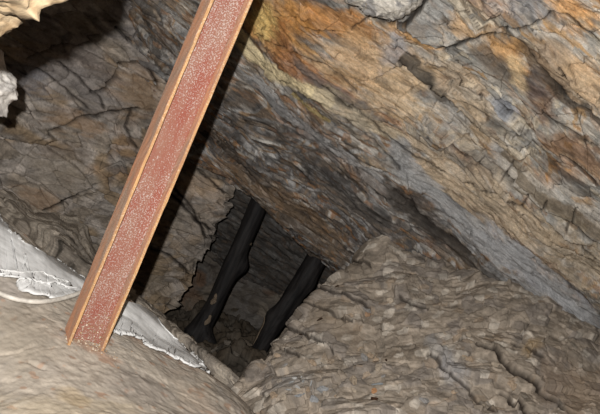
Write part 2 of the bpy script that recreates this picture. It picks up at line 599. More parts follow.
def lw_disp(s, t, P):
    a, b = lw_axes(s, t, P)
    wu = fbm(a * 2.5, b * 2.5, seed=101, o=3)
    wv = fbm(a * 2.5, b * 2.5, seed=105, o=3)
    h = 0.05 * fbm(a * 1.5, b * 1.5, seed=111, o=3)
    r, ou, ov, e = cells(a / .26 + wu * .25, b / .15 + wv * .25, seed=103, p=2)
    h = h + .05 * (r[0] - .5) + .05 * (r[1] - .5) * ov + .05 * (r[2] - .5) * ou - .012 * sst(.06, 0, e)
    r, ou, ov, e = cells(a / .11 + wu * .4, b / .065 + wv * .4, seed=113, p=2)
    h = h + .024 * (r[0] - .5) + .044 * (r[1] - .5) * ov + .040 * (r[2] - .5) * ou
    r, ou, ov, e = cells(a / .04 + wu * .9, b / .025 + wv * .9, seed=123, p=2)
    h = h + .007 * (r[0] - .5) + .012 * (r[1] - .5) * ov + .010 * (r[2] - .5) * ou
    return h + .004 * fbm(a * 18, b * 18, seed=131, o=4)


def lw_col(s, t, P, h):
    a, b = lw_axes(s, t, P)
    wu = fbm(a * 2.5, b * 2.5, seed=101, o=3); wv = fbm(a * 2.5, b * 2.5, seed=105, o=3)
    r, ou, ov, e = cells(a / .11 + wu * .4, b / .065 + wv * .4, seed=113, p=2)
    v = r[0] * .5 + fbm(a * 4, b * 4, seed=141, o=4) * .35 + .25
    col = palette(v, [(142, 134, 126), (168, 158, 148), (156, 144, 130), (180, 170, 160), (160, 140, 116), (150, 142, 134)])
    rust = sst(.3, .8, fbm(a * 5, b * 5, seed=151, o=4))
    col = mixc(col, lin((150, 106, 62)), rust * .3)
    dk = sst(.4, .8, fbm(a * 9, b * 16, seed=155, o=4))
    col = mixc(col, lin((74, 66, 60)), dk * .5)
    col = mixc(col, lin((60, 52, 46)), sst(.05, .0, e) * .6)
    r, ou, ov, e = cells(a / .04 + wu * .9, b / .025 + wv * .9, seed=123, p=2)
    return col * (.8 + .4 * r[0])[..., None] * np.clip(1 + .3 * fbm(a * 40, b * 60, seed=157, o=3), .5, 1.5)[..., None]


lw_blobs = [
    (78, 122, 26, 10, 10, (160, 118, 70), .45), (42, 205, 20, 12, 20, (156, 120, 86), .4), (140, 90, 26, 30, 60, (150, 118, 84), .5),
    (60, 60, 50, 30, 40, (134, 124, 118), .6), (35, 85, 22, 14, 40, (134, 134, 140), .6), (85, 90, 50, 14, 35, (132, 126, 122), .6),
    (150, 15, 30, 30, 60, (124, 118, 116), .6), (160, 20, 14, 40, 20, (110, 106, 106), .5), (60, 150, 30, 12, 20, (110, 92, 74), .5),
    (205, 190, 20, 16, 50, (176, 154, 132), .6), (190, 240, 20, 40, 40, (150, 138, 126), .5), (150, 290, 20, 20, 40, (150, 132, 108), .5),
    (60, 175, 30, 14, 20, (140, 128, 112), .5),
]
lw_cracks = [
    ([(95, 95), (108, 90), (118, 80), (122, 62), (140, 60), (150, 72), (158, 84)], 1.6, .035, .02, 14),
    ([(118, 28), (126, 34), (138, 46)], 1.4, .03, .01, 10),
    ([(60, 66), (80, 80), (100, 98), (106, 108)], 1.2, .02, .008, 10),
    ([(40, 72), (70, 94), (90, 110)], 1.1, .018, .006, 10),
    ([(140, 10), (160, 30), (172, 45), (182, 70)], 1.5, .03, .02, 12),
    ([(30, 62), (50, 52), (74, 44), (100, 36)], 1.2, .02, .01, 8),
    ([(50, 135), (80, 122), (110, 112), (140, 112)], 1.5, .03, .02, 14),
    ([(45, 212), (65, 202), (80, 196), (96, 188)], 1.5, .025, .02, 10),
    ([(130, 40), (142, 22), (150, 14)], 1.1, .02, .0, 10),
    ([(135, 112), (128, 128), (140, 150)], 1.3, .02, .01, 10),
    ([(165, 175), (185, 200), (200, 225), (205, 240)], 1.5, .02, .012, 10),
    ([(172, 195), (190, 215), (210, 232)], 1.5, .025, .015, 10),
    ([(200, 170), (215, 185), (228, 196)], 1.3, .02, .012, 10),
    ([(150, 250), (170, 255), (190, 275)], 1.5, .02, .015, 10),
]
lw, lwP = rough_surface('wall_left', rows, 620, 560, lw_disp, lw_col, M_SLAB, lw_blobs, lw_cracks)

# ------------------------------------------------------------------ back wall and floor of the recess
rows = []
for py, dD in ((90, 0), (170, 0), (230, 0), (290, .05), (330, 0), (380, -.1), (450, -.2)):
    rows.append([W(px, py, 4.75 + dD + .08 * math.sin(px * .03 + py * .05)) for px in (60, 120, 180, 240, 300, 360, 430, 500)])


def bw_disp(s, t, P):
    a, b = lw_axes(s, t, P)
    wu = fbm(a * 2.5, b * 2.5, seed=201, o=3); wv = fbm(a * 2.5, b * 2.5, seed=205, o=3)
    r, ou, ov, e = cells(a / .42 + wu * .5, b / .17 + wv * .5, seed=203, p=2)
    h = .16 * (r[0] - .5) + .12 * (r[1] - .5) * ov + .1 * (r[2] - .5) * ou - .03 * sst(.06, 0, e)
    r, ou, ov, e = cells(a / .16 + wu, b / .08 + wv, seed=213, p=2)
    h = h + .05 * (r[0] - .5) + .06 * (r[1] - .5) * ov + .05 * (r[2] - .5) * ou
    return h + .02 * fbm(a * 14, b * 14, seed=231, o=4)


def bw_col(s, t, P, h):
    a, b = lw_axes(s, t, P)
    r, ou, ov, e = cells(a / .16, b / .08, seed=213, p=2)
    v = r[0] * .5 + fbm(a * 4, b * 4, seed=241, o=4) * .4 + .25
    col = palette(v, [(92, 88, 84), (118, 112, 106), (104, 96, 88), (132, 122, 110), (120, 104, 86)])
    return mixc(col, lin((130, 92, 62)), sst(.4, .8, fbm(a * 5, b * 5, seed=251, o=3)) * .5)


bw, bwP = rough_surface('wall_back', rows, 260, 320, bw_disp, bw_col, M_SLAB,
                        [(185, 290, 20, 18, 30, (132, 100, 74), .5)], [])

rows = [[W(x, y, 2.75) for x, y in ((60, 470), (150, 460), (220, 455), (300, 455), (400, 450), (480, 440))],
        [W(x, y, 3.2) for x, y in ((60, 372), (150, 372), (210, 378), (300, 400), (400, 400), (480, 400))],
        [W(x, y, 3.7) for x, y in ((80, 338), (150, 342), (205, 350), (280, 366), (380, 366), (480, 366))],
        [W(x, y, 4.3) for x, y in ((80, 325), (150, 330), (205, 332), (270, 342), (380, 346), (480, 346))],
        [W(x, y, 4.9) for x, y in ((60, 306), (150, 308), (205, 310), (270, 318), (380, 324), (500, 324))]]


def pit_disp(s, t, P):
    x, y = P[..., 0], P[..., 1]
    h = .05 * fbm(x * 3, y * 3, seed=301, o=3)
    for sc, am, sd in ((.22, .09, 303), (.10, .06, 313), (.05, .03, 323)):
        r, ou, ov, e = cells(x / sc, y / sc, seed=sd, p=2.5)
        h = h + am * (r[0] - .5) + am * (r[1] - .5) * ou + am * (r[2] - .5) * ov - .2 * am * sst(.12, 0, e)
    return h + .01 * fbm(x * 25, y * 25, seed=331, o=3)


def pit_col(s, t, P, h):
    x, y = P[..., 0], P[..., 1]
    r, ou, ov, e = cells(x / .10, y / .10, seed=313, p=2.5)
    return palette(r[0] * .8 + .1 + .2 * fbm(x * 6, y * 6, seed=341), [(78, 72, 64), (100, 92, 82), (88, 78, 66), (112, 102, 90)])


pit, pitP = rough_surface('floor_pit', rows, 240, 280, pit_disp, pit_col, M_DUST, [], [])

# ------------------------------------------------------------------ footwall ledge behind the sheet
LE = [(-160, 105), (-60, 158), (0, 196), (33, 217), (60, 240), (87, 263), (134, 298), (170, 326), (201, 350), (240, 384), (290, 430)]
rows = []
for k, (dx, dy, dD) in enumerate(((6, -30, .40), (2, -8, .12), (0, 0, 0), (-4, 10, -.05), (-8, 20, -.10), (-14, 34, -.18), (-24, 60, -.28))):
    r = []
    for i, (x, y) in enumerate(LE):
        D0 = [3.05, 3.0, 2.95, 2.95, 2.9, 2.85, 2.8, 2.75, 2.7, 2.65, 2.6][i]
        e = 3 * math.sin(i * 2.7)
        yy, xx, DD = y + dy + e, x + dx, D0 + dD
        if i > 5 and k < 2:       # past the left wall the ledge drops into the pit
            yy = y + (30 if k == 0 else 6); DD = D0 + (.9 if k == 0 else .2)
        r.append(W(xx, yy, DD))
    rows.append(r)


def led_disp(s, t, P):
    wv = fbm(s * 2, t * 4, seed=405, o=4)
    h = .02 * fbm(s * 3, t * 6, seed=401, o=3)
    r, ou, ov, e = cells(s / .22 + wv * .4, t / .035 + wv, seed=403)
    h = h + .028 * (r[0] - .5) + .02 * (r[1] - .5) * ov - .005 * sst(.1, 0, e)
    r, ou, ov, e = cells(s / .08, t / .015 + wv * 2, seed=413)
    return h + .01 * (r[0] - .5) + .005 * fbm(s * 20, t * 50, seed=431, o=4)


def led_col(s, t, P, h):
    v = fbm(s * 3, t * 44, seed=441, o=5, g=.65) * .6 + .5
    col = palette(v, [(84, 78, 70), (150, 140, 128), (186, 174, 158), (120, 110, 98), (168, 156, 142)])
    return col


led, ledP = rough_surface('floor_ledge', rows, 220, 560, led_disp, led_col, M_ROOF, [], [])

# ------------------------------------------------------------------ dusty footwall mound in the foreground
rows = [
    [W(-330, 760, .85), W(-120, 700, .88), W(0, 680, .92), W(150, 650, 1.0), W(300, 640, 1.15), W(380, 700, 1.5), W(390, 760, 2.0)],
    [W(-260, 480, 1.05), W(-110, 470, 1.08), W(0, 460, 1.12), W(125, 462, 1.22), W(232, 470, 1.42), W(308, 500, 1.75), W(320, 560, 2.2)],
    [W(-230, 390, 1.28), W(-110, 385, 1.30), W(0, 376, 1.34), W(90, 384, 1.42), W(180, 408, 1.53), W(262, 426, 1.78), W(272, 470, 2.3)],
    [W(-220, 300, 1.46), W(-110, 300, 1.48), W(0, 305, 1.52), W(90, 334, 1.59), W(160, 362, 1.67), W(238, 396, 1.86), W(240, 440, 2.35)],
    [W(-220, 200, 1.62), W(-110, 210, 1.63), W(0, 255, 1.66), W(80, 303, 1.70), W(142, 334, 1.76), W(212, 378, 1.92), W(216, 420, 2.35)],
    [W(-220, 110, 1.78), W(-110, 155, 1.78), W(0, 222, 1.79), W(74, 278, 1.82), W(136, 309, 1.86), W(200, 369, 1.98), W(196, 400, 2.3)],
    [W(-220, 120, 2.0), W(-110, 165, 2.0), W(0, 232, 2.02), W(72, 290, 2.04), W(130, 322, 2.08), W(180, 372, 2.28), W(180, 410, 2.45)],
    [W(-220, 260, 2.35), W(-110, 300, 2.35), W(0, 360, 2.4), W(70, 420, 2.45), W(120, 450, 2.45), W(170, 480, 2.5), W(170, 520, 2.6)],
]


def mud_disp(s, t, P):
    wv = fbm(s * 2, t * 4, P[..., 1] * 2, seed=505, o=3)
    h = .009 * fbm(s * 2.2, t * 3, P[..., 1] * 2, seed=501, o=2)
    r, ou, ov, e = cells(s / .30 + wv * .5, t / .06 + wv, seed=503, p=3)
    h = h + .003 * (r[1] - .5) * ov
    r, ou, ov, e = cells(s / .09 + wv * .5, t / .03 + wv, seed=513, p=3)
    h = h + .0015 * (r[0] - .5) + .003 * (r[1] - .5) * ov
    h = h + .003 * fbm(s * 14, t * 20, P[..., 1] * 18, seed=531, o=4) + .0015 * fbm(s * 60, t * 90, P[..., 1] * 60, seed=541, o=3)
    return h


def mud_col(s, t, P, h):
    wv = fbm(s * 2, t * 4, P[..., 1] * 2, seed=505, o=3)
    v = fbm(s * 5, t * 11 + wv, P[..., 1] * 7, seed=551, o=5, g=.6) * .4 + .5
    col = palette(v, [(138, 128, 116), (152, 142, 130), (164, 153, 139), (150, 142, 133), (172, 160, 144)])
    d = sst(.55, .8, fbm(s * 20, t * 45, P[..., 1] * 20, seed=561, o=3))
    col = mixc(col, lin((96, 84, 72)), d * .35)
    d = sst(.62, .8, fbm(s * 40, t * 60, P[..., 1] * 40, seed=571, o=2))
    col = mixc(col, lin((150, 100, 66)), d * .4)
    return col * np.clip(1 + .22 * fbm(s * 45, t * 80, P[..., 1] * 50, seed=581, o=4, g=.7), .6, 1.4)[..., None]


mud_blobs = [
    (50, 405, 60, 14, 5, (164, 148, 120), .4), (70, 392, 14, 6, 20, (170, 146, 106), .4), (20, 330, 30, 24, 10, (150, 138, 122), .5),
    (150, 330, 60, 14, 35, (140, 120, 104), .6), (10, 285, 18, 9, 20, (150, 142, 134), .6), (130, 385, 30, 8, 20, (136, 126, 116), .5),
    (200, 400, 40, 16, 38, (160, 142, 124), .5), (95, 352, 34, 5, 22, (146, 104, 78), .5),
]
mud_cracks = [([(28, 360), (45, 366)], 1.2, .004, .002, 10), ([(0, 352), (18, 350), (32, 345)], 1.0, .003, .002, 10)]
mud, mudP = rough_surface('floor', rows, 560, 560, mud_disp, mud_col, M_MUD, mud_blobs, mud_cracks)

# ------------------------------------------------------------------ rubble slope on the right
rows = [
    [W(400, 262, 3.9), W(400, 262, 3.5), W(420, 250, 3.35), W(450, 262, 3.25), W(490, 278, 3.15), W(550, 300, 3.1), W(620, 345, 3.05), W(730, 400, 2.95)],
    [W(352, 262, 3.8), W(372, 242, 3.2), W(388, 236, 3.06), W(402, 246, 3.04), W(465, 270, 2.93), W(530, 298, 2.80), W(600, 343, 2.76), W(720, 405, 2.7)],
    [W(345, 300, 3.75), W(354, 268, 3.05), W(374, 262, 2.92), W(402, 285, 2.75), W(465, 312, 2.64), W(530, 340, 2.54), W(600, 378, 2.48), W(720, 440, 2.4)],
    [W(320, 340, 3.7), W(323, 300, 2.9), W(334, 296, 2.78), W(372, 328, 2.56), W(440, 360, 2.4), W(520, 388, 2.3), W(600, 418, 2.24), W(720, 470, 2.2)],
    [W(290, 380, 3.6), W(283, 345, 2.75), W(294, 344, 2.62), W(330, 372, 2.38), W(410, 402, 2.2), W(505, 434, 2.1), W(600, 465, 2.05), W(720, 520, 2.0)],
    [W(260, 430, 3.5), W(250, 376, 2.58), W(262, 380, 2.45), W(295, 408, 2.2), W(380, 442, 2.02), W(485, 482, 1.9), W(600, 522, 1.86), W(720, 580, 1.8)],
    [W(240, 480, 3.4), W(210, 430, 2.5), W(232, 436, 2.3), W(270, 480, 2.0), W(355, 525, 1.8), W(470, 580, 1.7), W(600, 620, 1.65), W(720, 680, 1.6)],
]


def rub_disp(s, t, P):
    x, y, z = P[..., 0], P[..., 1], P[..., 2]
    a = x * .94 - z * .34
    b = y * .8 + z * .6
    wu = fbm(a * 3, b * 3, seed=601, o=3); wv = fbm(a * 3, b * 3, seed=605, o=3)
    h = .035 * fbm(a * 2, b * 2, seed=611, o=2)
    r, ou, ov, e = cells(a / .22 + wu * .12, b / .11 + wv * .12, seed=603, p=2)
    h = h + .030 * (r[0] - .5) + .055 * (r[1] - .5) * ov + .05 * (r[2] - .5) * ou
    r, ou, ov, e = cells(a / .085 + wu * .2, b / .06 + wv * .2, seed=613, p=2)
    h = h + .010 * (r[0] - .5) + .018 * (r[1] - .5) * ov + .016 * (r[2] - .5) * ou
    h = h + .007 * sst(.02, .12, e) * (r[3] > .6)
    r, ou, ov, e = cells(a / .048 + wu * .25, b / .034 + wv * .25, seed=627, p=2)
    h = h + .005 * sst(.02, .12, e) * (r[3] > .7) + (.003 * (r[0] - .5) + .009 * (r[1] - .5) * ov + .007 * (r[2] - .5) * ou)
    rb = fbm(s * 4, t * 20, seed=633, o=4)
    h = h + .004 * rb
    r, ou, ov, e = cells(a / .035 + wu * .8, b / .025 + wv * .8, seed=623, p=2)
    m = sst(-.2, .5, fbm(a * 4, b * 4, seed=625, o=2))
    h = h + m * (.005 * (r[0] - .5) + .007 * (r[1] - .5) * ov)
    return h + .004 * fbm(a * 22, b * 22, seed=631, o=4)


def rub_col(s, t, P, h):
    x, y, z = P[..., 0], P[..., 1], P[..., 2]
    a = x * .94 - z * .34; b = y * .8 + z * .6
    wu = fbm(a * 3, b * 3, seed=601, o=3); wv = fbm(a * 3, b * 3, seed=605, o=3)
    r, ou, ov, e = cells(a / .085 + wu * .2, b / .06 + wv * .2, seed=613, p=2)
    col = palette(r[0] * .55 + fbm(a * 5, b * 5, seed=641, o=4) * .3 + .25,
                  [(134, 122, 108), (150, 138, 124), (160, 147, 132), (144, 134, 124), (180, 167, 152)])
    r, ou, ov, e = cells(a / .035 + wu * .8, b / .025 + wv * .8, seed=623, p=2)
    col = mixc(col, lin((204, 194, 180)), (r[2] > .87) * .55)
    col = mixc(col, lin((168, 144, 118)), (r[3] > .96) * .35)
    r, ou, ov, e = cells(a / .048 + wu * .25, b / .034 + wv * .25, seed=627, p=2)
    col = col * (.82 + .36 * r[0])[..., None] * np.clip(1 + .25 * fbm(a * 50, b * 60, seed=653, o=3), .5, 1.5)[..., None]
    dk = sst(.5, .8, fbm(a * 12, b * 14, seed=651, o=4))
    return mixc(col, lin((92, 82, 72)), dk * .3)


rub_blobs = [(452, 372, 22, 12, 40, (150, 148, 148), .6), (430, 350, 16, 8, 40, (150, 148, 146), .5), (530, 352, 8, 10, 0, (166, 134, 84), .5),
             (580, 390, 30, 20, 35, (156, 134, 112), .5), (300, 386, 24, 12, 0, (150, 146, 142), .5), (340, 330, 40, 14, 30, (146, 130, 112), .5)]
rub_cracks = [
    ([(494, 352), (506, 366), (522, 378), (540, 390), (560, 402), (582, 416)], 1.4, .035, .02, 12),
    ([(502, 388), (515, 396), (535, 412), (545, 420)], 1.2, .025, .015, 10),
    ([(462, 336), (480, 346), (494, 352)], 0.9, .02, .01, 10),
    ([(425, 358), (450, 374), (475, 392), (495, 408)], 1.0, .015, .012, 12),
    ([(512, 344), (528, 350), (545, 358)], 0.9, .015, .01, 10),
    ([(292, 302), (320, 312), (350, 322)], 1.1, .012, .014, 12),
    ([(275, 325), (300, 335), (330, 350)], 1.1, .012, .014, 12),
    ([(306, 290), (340, 296), (368, 304)], 1.1, .014, .014, 12),
    ([(255, 346), (280, 356), (300, 362)], 1.1, .012, .012, 12),
    ([(330, 268), (350, 262), (372, 268)], 1.1, .012, .014, 12),
    ([(400, 292), (412, 300), (430, 305)], 1.0, .014, .01, 12),
]
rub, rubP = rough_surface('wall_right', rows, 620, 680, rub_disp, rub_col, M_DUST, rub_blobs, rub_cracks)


PIXC = {}


def at(P, px, py, rad=1.6):
    """front-most point of a built surface seen at (px, py), with its normal"""
    if id(P) not in PIXC: PIXC[id(P)] = pix(P)
    x, y = PIXC[id(P)]
    m = (np.abs(x - px) < rad) & (np.abs(y - py) < rad)
    if not m.any():
        m = (np.hypot(x - px, y - py) < rad * 6)
    idx = np.argwhere(m)
    D = P[m][:, 1]
    q = idx[np.argmin(D + 0.02 * np.hypot(x[m] - px, y[m] - py))]
    D0 = P[q[0], q[1], 1]
    near = m & (np.abs(P[..., 1] - D0) < .08)
    pt = W(px, py, float(np.median(P[near][:, 1])))
    i0, i1 = max(q[0] - 6, 0), min(q[0] + 6, P.shape[0] - 1)
    j0, j1 = max(q[1] - 6, 0), min(q[1] + 6, P.shape[1] - 1)
    n = np.cross(P[i1, j0] - P[i0, j1], P[i1, j1] - P[i0, j0])
    n /= np.linalg.norm(n)
    if n @ (np.array([0, 0, CAMZ]) - pt) < 0:
        n = -n
    return pt, n


# ------------------------------------------------------------------ steel prop
def steel_mat(name, base, alt, spk, amt=.5):
    m, nt, b = new_mat(name)
    N, L = nt.nodes, nt.links
    tc = N.new('ShaderNodeTexCoord')
    mp = N.new('ShaderNodeMapping'); mp.inputs['Scale'].default_value = (1, 1, .35)
    L.new(tc.outputs['Object'], mp.inputs[0])
    n1 = N.new('ShaderNodeTexNoise'); n1.inputs['Scale'].default_value = 28; n1.inputs['Detail'].default_value = 6
    n2 = N.new('ShaderNodeTexNoise'); n2.inputs['Scale'].default_value = 290; n2.inputs['Detail'].default_value = 3
    n3 = N.new('ShaderNodeTexNoise'); n3.inputs['Scale'].default_value = 7; n3.inputs['Detail'].default_value = 4
    L.new(mp.outputs[0], n1.inputs['Vector']); L.new(tc.outputs['Object'], n2.inputs['Vector']); L.new(mp.outputs[0], n3.inputs['Vector'])
    r1 = N.new('ShaderNodeValToRGB')
    r1.color_ramp.elements[0].position = .35; r1.color_ramp.elements[0].color = (*lin(base), 1)
    r1.color_ramp.elements[1].position = .65; r1.color_ramp.elements[1].color = (*lin(alt), 1)
    L.new(n1.outputs['Fac'], r1.inputs[0])
    ad = N.new('ShaderNodeMath'); ad.operation = 'ADD'
    sc = N.new('ShaderNodeMath'); sc.operation = 'MULTIPLY'; sc.inputs[1].default_value = .45
    L.new(n3.outputs['Fac'], sc.inputs[0]); L.new(n2.outputs['Fac'], ad.inputs[0]); L.new(sc.outputs[0], ad.inputs[1])
    mr = N.new('ShaderNodeMapRange'); mr.inputs['From Min'].default_value = .74; mr.inputs['From Max'].default_value = .86
    mr.inputs['To Max'].default_value = amt
    L.new(ad.outputs[0], mr.inputs['Value'])
    mx = N.new('ShaderNodeMix'); mx.data_type = 'RGBA'
    L.new(mr.outputs[0], mx.inputs['Factor']); L.new(r1.outputs[0], mx.inputs['A']); mx.inputs['B'].default_value = (*lin(spk), 1)
    L.new(mx.outputs['Result'], b.inputs['Base Color'])
    b.inputs['Roughness'].default_value = .85
    b.inputs['Specular IOR Level'].default_value = .25
    bp = N.new('ShaderNodeBump'); bp.inputs['Strength'].default_value = .6; bp.inputs['Distance'].default_value = .002
    L.new(n2.outputs['Fac'], bp.inputs['Height']); L.new(bp.outputs[0], b.inputs['Normal'])
    return m


M_WEB = steel_mat('red_lead_paint', (132, 76, 62), (136, 98, 82), (178, 164, 156), .75)
M_FL = steel_mat('rusty_steel', (196, 138, 104), (164, 132, 112), (198, 178, 156), .6)
M_EDGE = steel_mat('orange_rust', (186, 144, 98), (162, 120, 86), (206, 182, 150), .6)

base_pt = W(84, 341, at(mudP, 84, 343)[0][1] + .012)
top_dir = W(227, 0, base_pt[1] - .10) - base_pt
axis = Vector(top_dir).normalized()
base_v = Vector(base_pt) - axis * .06
LEN = 1.70
ply = Vector((0, 1, 0)); ply = (ply - axis * ply.dot(axis)).normalized()     # away from the camera
plx = ply.cross(axis).normalized()                                         # to the right
rot = Matrix((plx, ply, axis)).transposed().to_4x4()
phi = math.radians(33)
prop = bpy.data.objects.new('steel_prop', None)
C.objects.link(prop)
prop.matrix_world = Matrix.Translation(base_v) @ rot @ Matrix.Rotation(phi, 4, 'Z')
tag(prop, 'rusty red and orange steel H-section prop leaning up from the dusty foreground floor', 'steel prop')


def bar(x0, x1, y0, y1, z0, z1, nz=70, nx=5, jag=0.0, seed=0, bev=.0012):
    """long rolled bar with bevelled corners and slightly corroded faces; end at z0 can be ragged"""
    bm = bmesh.new()
    pr = [(x0 + bev, y0), (x1 - bev, y0), (x1, y0 + bev), (x1, y1 - bev), (x1 - bev, y1), (x0 + bev, y1), (x0, y1 - bev), (x0, y0 + bev)]
    pts = []
    for (ax, ay), (bx, by) in zip(pr, pr[1:] + pr[:1]):
        k = nx if math.hypot(ax - bx, ay - by) > .004 else 1
        pts += [(ax + (bx - ax) * i / k, ay + (by - ay) * i / k) for i in range(k)]
    rnd = random.Random(seed)
    rings = []
    for j in range(nz + 1):
        z = z0 + (z1 - z0) * (j / nz) ** 1.0
        ring = []
        for i, (x, y) in enumerate(pts):
            zz = z
            if j < 3 and jag:
                zz += jag * (math.sin(x * 420 + seed) + math.sin(y * 300 + seed * 2)) * (3 - j) / 3
            e = .0005 * rnd.uniform(-1, 1)
            ring.append(bm.verts.new((x + e, y + e * rnd.choice((-1, 1)), zz)))
        rings.append(ring)
    n = len(pts)
    for a, b in zip(rings[:-1], rings[1:]):
        for i in range(n):
            bm.faces.new((a[i], a[(i + 1) % n], b[(i + 1) % n], b[i]))
    bm.faces.new(list(reversed(rings[0]))); bm.faces.new(rings[-1])
    me = bpy.data.meshes.new('bar')
    bm.normal_update(); bm.to_mesh(me); bm.free()
    return me


HW, HB, TF = .045, .033, .0058
link('web', bar(-HW + TF, HW - TF, -.003, .003, .0, LEN, seed=1, jag=.006), M_WEB, prop)
for sgn in (-1, 1):
    x0, x1 = (-HW, -HW + TF) if sgn < 0 else (HW - TF, HW)
    f = link('flange', bar(x0, x1, -HB + .0045, HB, .0, LEN, seed=3 + sgn, jag=.004), M_FL, prop)
    e = link('flange_edge', bar(x0 - .0004, x1 + .0004, -HB, -HB + .0045, .002, LEN, nx=2, seed=8 + sgn, jag=.004), M_EDGE, f)
    e['label'] = 'bright orange rusty lip along the flange'

# crumbs of rock lodged in the foot of the prop
M_CRUMB = rock_mat('crumbs', rough=.9, spec=.1, mott=.2, speck=.3)


def stone_mesh(rnd, sx, sy, sz, colour, n=14, name='stone', rough=.12):
    bm = bmesh.new()
    for i in range(n):
        v = Vector((rnd.gauss(0, 1), rnd.gauss(0, 1), rnd.gauss(0, 1))).normalized() * rnd.uniform(.8, 1.05)
        bm.verts.new((v.x * sx, v.y * sy, v.z * sz))
    r = bmesh.ops.convex_hull(bm, input=bm.verts)
    bmesh.ops.delete(bm, geom=[g for g in r['geom_interior'] if isinstance(g, bmesh.types.BMVert)], context='VERTS')
    bmesh.ops.bevel(bm, geom=bm.edges[:], offset=min(sx, sy, sz) * .12, segments=1, affect='EDGES')
    bmesh.ops.triangulate(bm, faces=bm.faces)
    bmesh.ops.subdivide_edges(bm, edges=bm.edges[:], cuts=1, use_grid_fill=True)
    k = min(sx, sy, sz) * rough
    for v in bm.verts:
        v.co += Vector((rnd.uniform(-k, k), rnd.uniform(-k, k), rnd.uniform(-k, k)))
    me = bpy.data.meshes.new(name)
    bm.to_mesh(me); bm.free()
    a = me.color_attributes.new('rock_colour', 'FLOAT_COLOR', 'POINT')
    c = lin(colour)
    for i in range(len(me.vertices)):
        j = 1 + rnd.uniform(-.12, .12)
        a.data[i].color = (c[0] * j, c[1] * j, c[2] * j, 1)
    return me


rnd = random.Random(5)
bm = bmesh.new()
allv, allf, allc = [], [], []
mi = prop.matrix_world
for i in range(260):
    if i < 150:
        x = rnd.uniform(-HW + .008, HW - .008); z = rnd.triangular(.035, .15, .05); y = -.004 - rnd.random() * .03 * max(0, 1 - (z - .03) / .1)
        p = mi @ Vector((x, y, z))
    else:
        a = rnd.gauss(0, 16); b = rnd.gauss(0, 4)
        q, nn = at(mudP, 90 + a, 345 + a * .32 + b)
        p = Vector(q) + Vector(nn) * .001
    s = rnd.uniform(.0015, .0042)
    me = stone_mesh(rnd, s, s * .8, s * .7, (190, 176, 156) if rnd.random() < .6 else (150, 120, 92), n=8, rough=.05)
    o = len(allv)
    for v in me.vertices: allv.append(np.array(p + v.co))
    for a_ in me.color_attributes[0].data: allc.append(a_.color[:3])
    for pl in me.polygons: allf.append([o + k for k in pl.vertices])
    bpy.data.meshes.remove(me)
tri = [f for f in allf if len(f) == 3]
me = mesh_from(np.array(allv), np.array(tri), np.array(allc), smooth=False)
o = link('rock_crumbs', me, M_CRUMB)
tag(o, 'pale crumbs of rock piled around the foot of the rusty steel prop', 'gravel', kind='stuff')


# ------------------------------------------------------------------ old timber props in the recess
def wood_mat():
    m, nt, b = new_mat('blackened_timber')
    N, L = nt.nodes, nt.links
    tc = N.new('ShaderNodeTexCoord')
    mp = N.new('ShaderNodeMapping'); mp.inputs['Scale'].default_value = (60, 60, 5)
    L.new(tc.outputs['Object'], mp.inputs[0])
    n = N.new('ShaderNodeTexNoise'); n.inputs['Scale'].default_value = 1; n.inputs['Detail'].default_value = 6
    L.new(mp.outputs[0], n.inputs['Vector'])
    r = N.new('ShaderNodeValToRGB')
    r.color_ramp.elements[0].position = .35; r.color_ramp.elements[0].color = (.008, .007, .007, 1)
    r.color_ramp.elements[1].position = .75; r.color_ramp.elements[1].color = (.035, .030, .028, 1)
    L.new(n.outputs['Fac'], r.inputs[0]); L.new(r.outputs[0], b.inputs['Base Color'])
    b.inputs['Roughness'].default_value = .7
    b.inputs['Specular IOR Level'].default_value = .3
    bp = N.new('ShaderNodeBump'); bp.inputs['Strength'].default_value = .7; bp.inputs['Distance'].default_value = .006
    L.new(n.outputs['Fac'], bp.inputs['Height']); L.new(bp.outputs[0], b.inputs['Normal'])
    return m


def plain(name, c, rough=.8, spec=.3):
    m, nt, b = new_mat(name)
    N, L = nt.nodes, nt.links
    tc = N.new('ShaderNodeTexCoord')
    n = N.new('ShaderNodeTexNoise'); n.inputs['Scale'].default_value = 60; n.inputs['Detail'].default_value = 5
    L.new(tc.outputs['Object'], n.inputs['Vector'])
    r = N.new('ShaderNodeValToRGB')
    r.color_ramp.elements[0].position = .3; r.color_ramp.elements[0].color = (*(lin(c) * .7), 1)
    r.color_ramp.elements[1].position = .7; r.color_ramp.elements[1].color = (*(lin(c) * 1.15), 1)
    L.new(n.outputs['Fac'], r.inputs[0]); L.new(r.outputs[0], b.inputs['Base Color'])
    b.inputs['Roughness'].default_value = rough
    b.inputs['Specular IOR Level'].default_value = spec
    bp = N.new('ShaderNodeBump'); bp.inputs['Strength'].default_value = .3; bp.inputs['Distance'].default_value = .003
    L.new(n.outputs['Fac'], bp.inputs['Height']); L.new(bp.outputs[0], b.inputs['Normal'])
    return m


M_WOOD = wood_mat()
M_BARE = plain('bare_wood', (128, 112, 94))


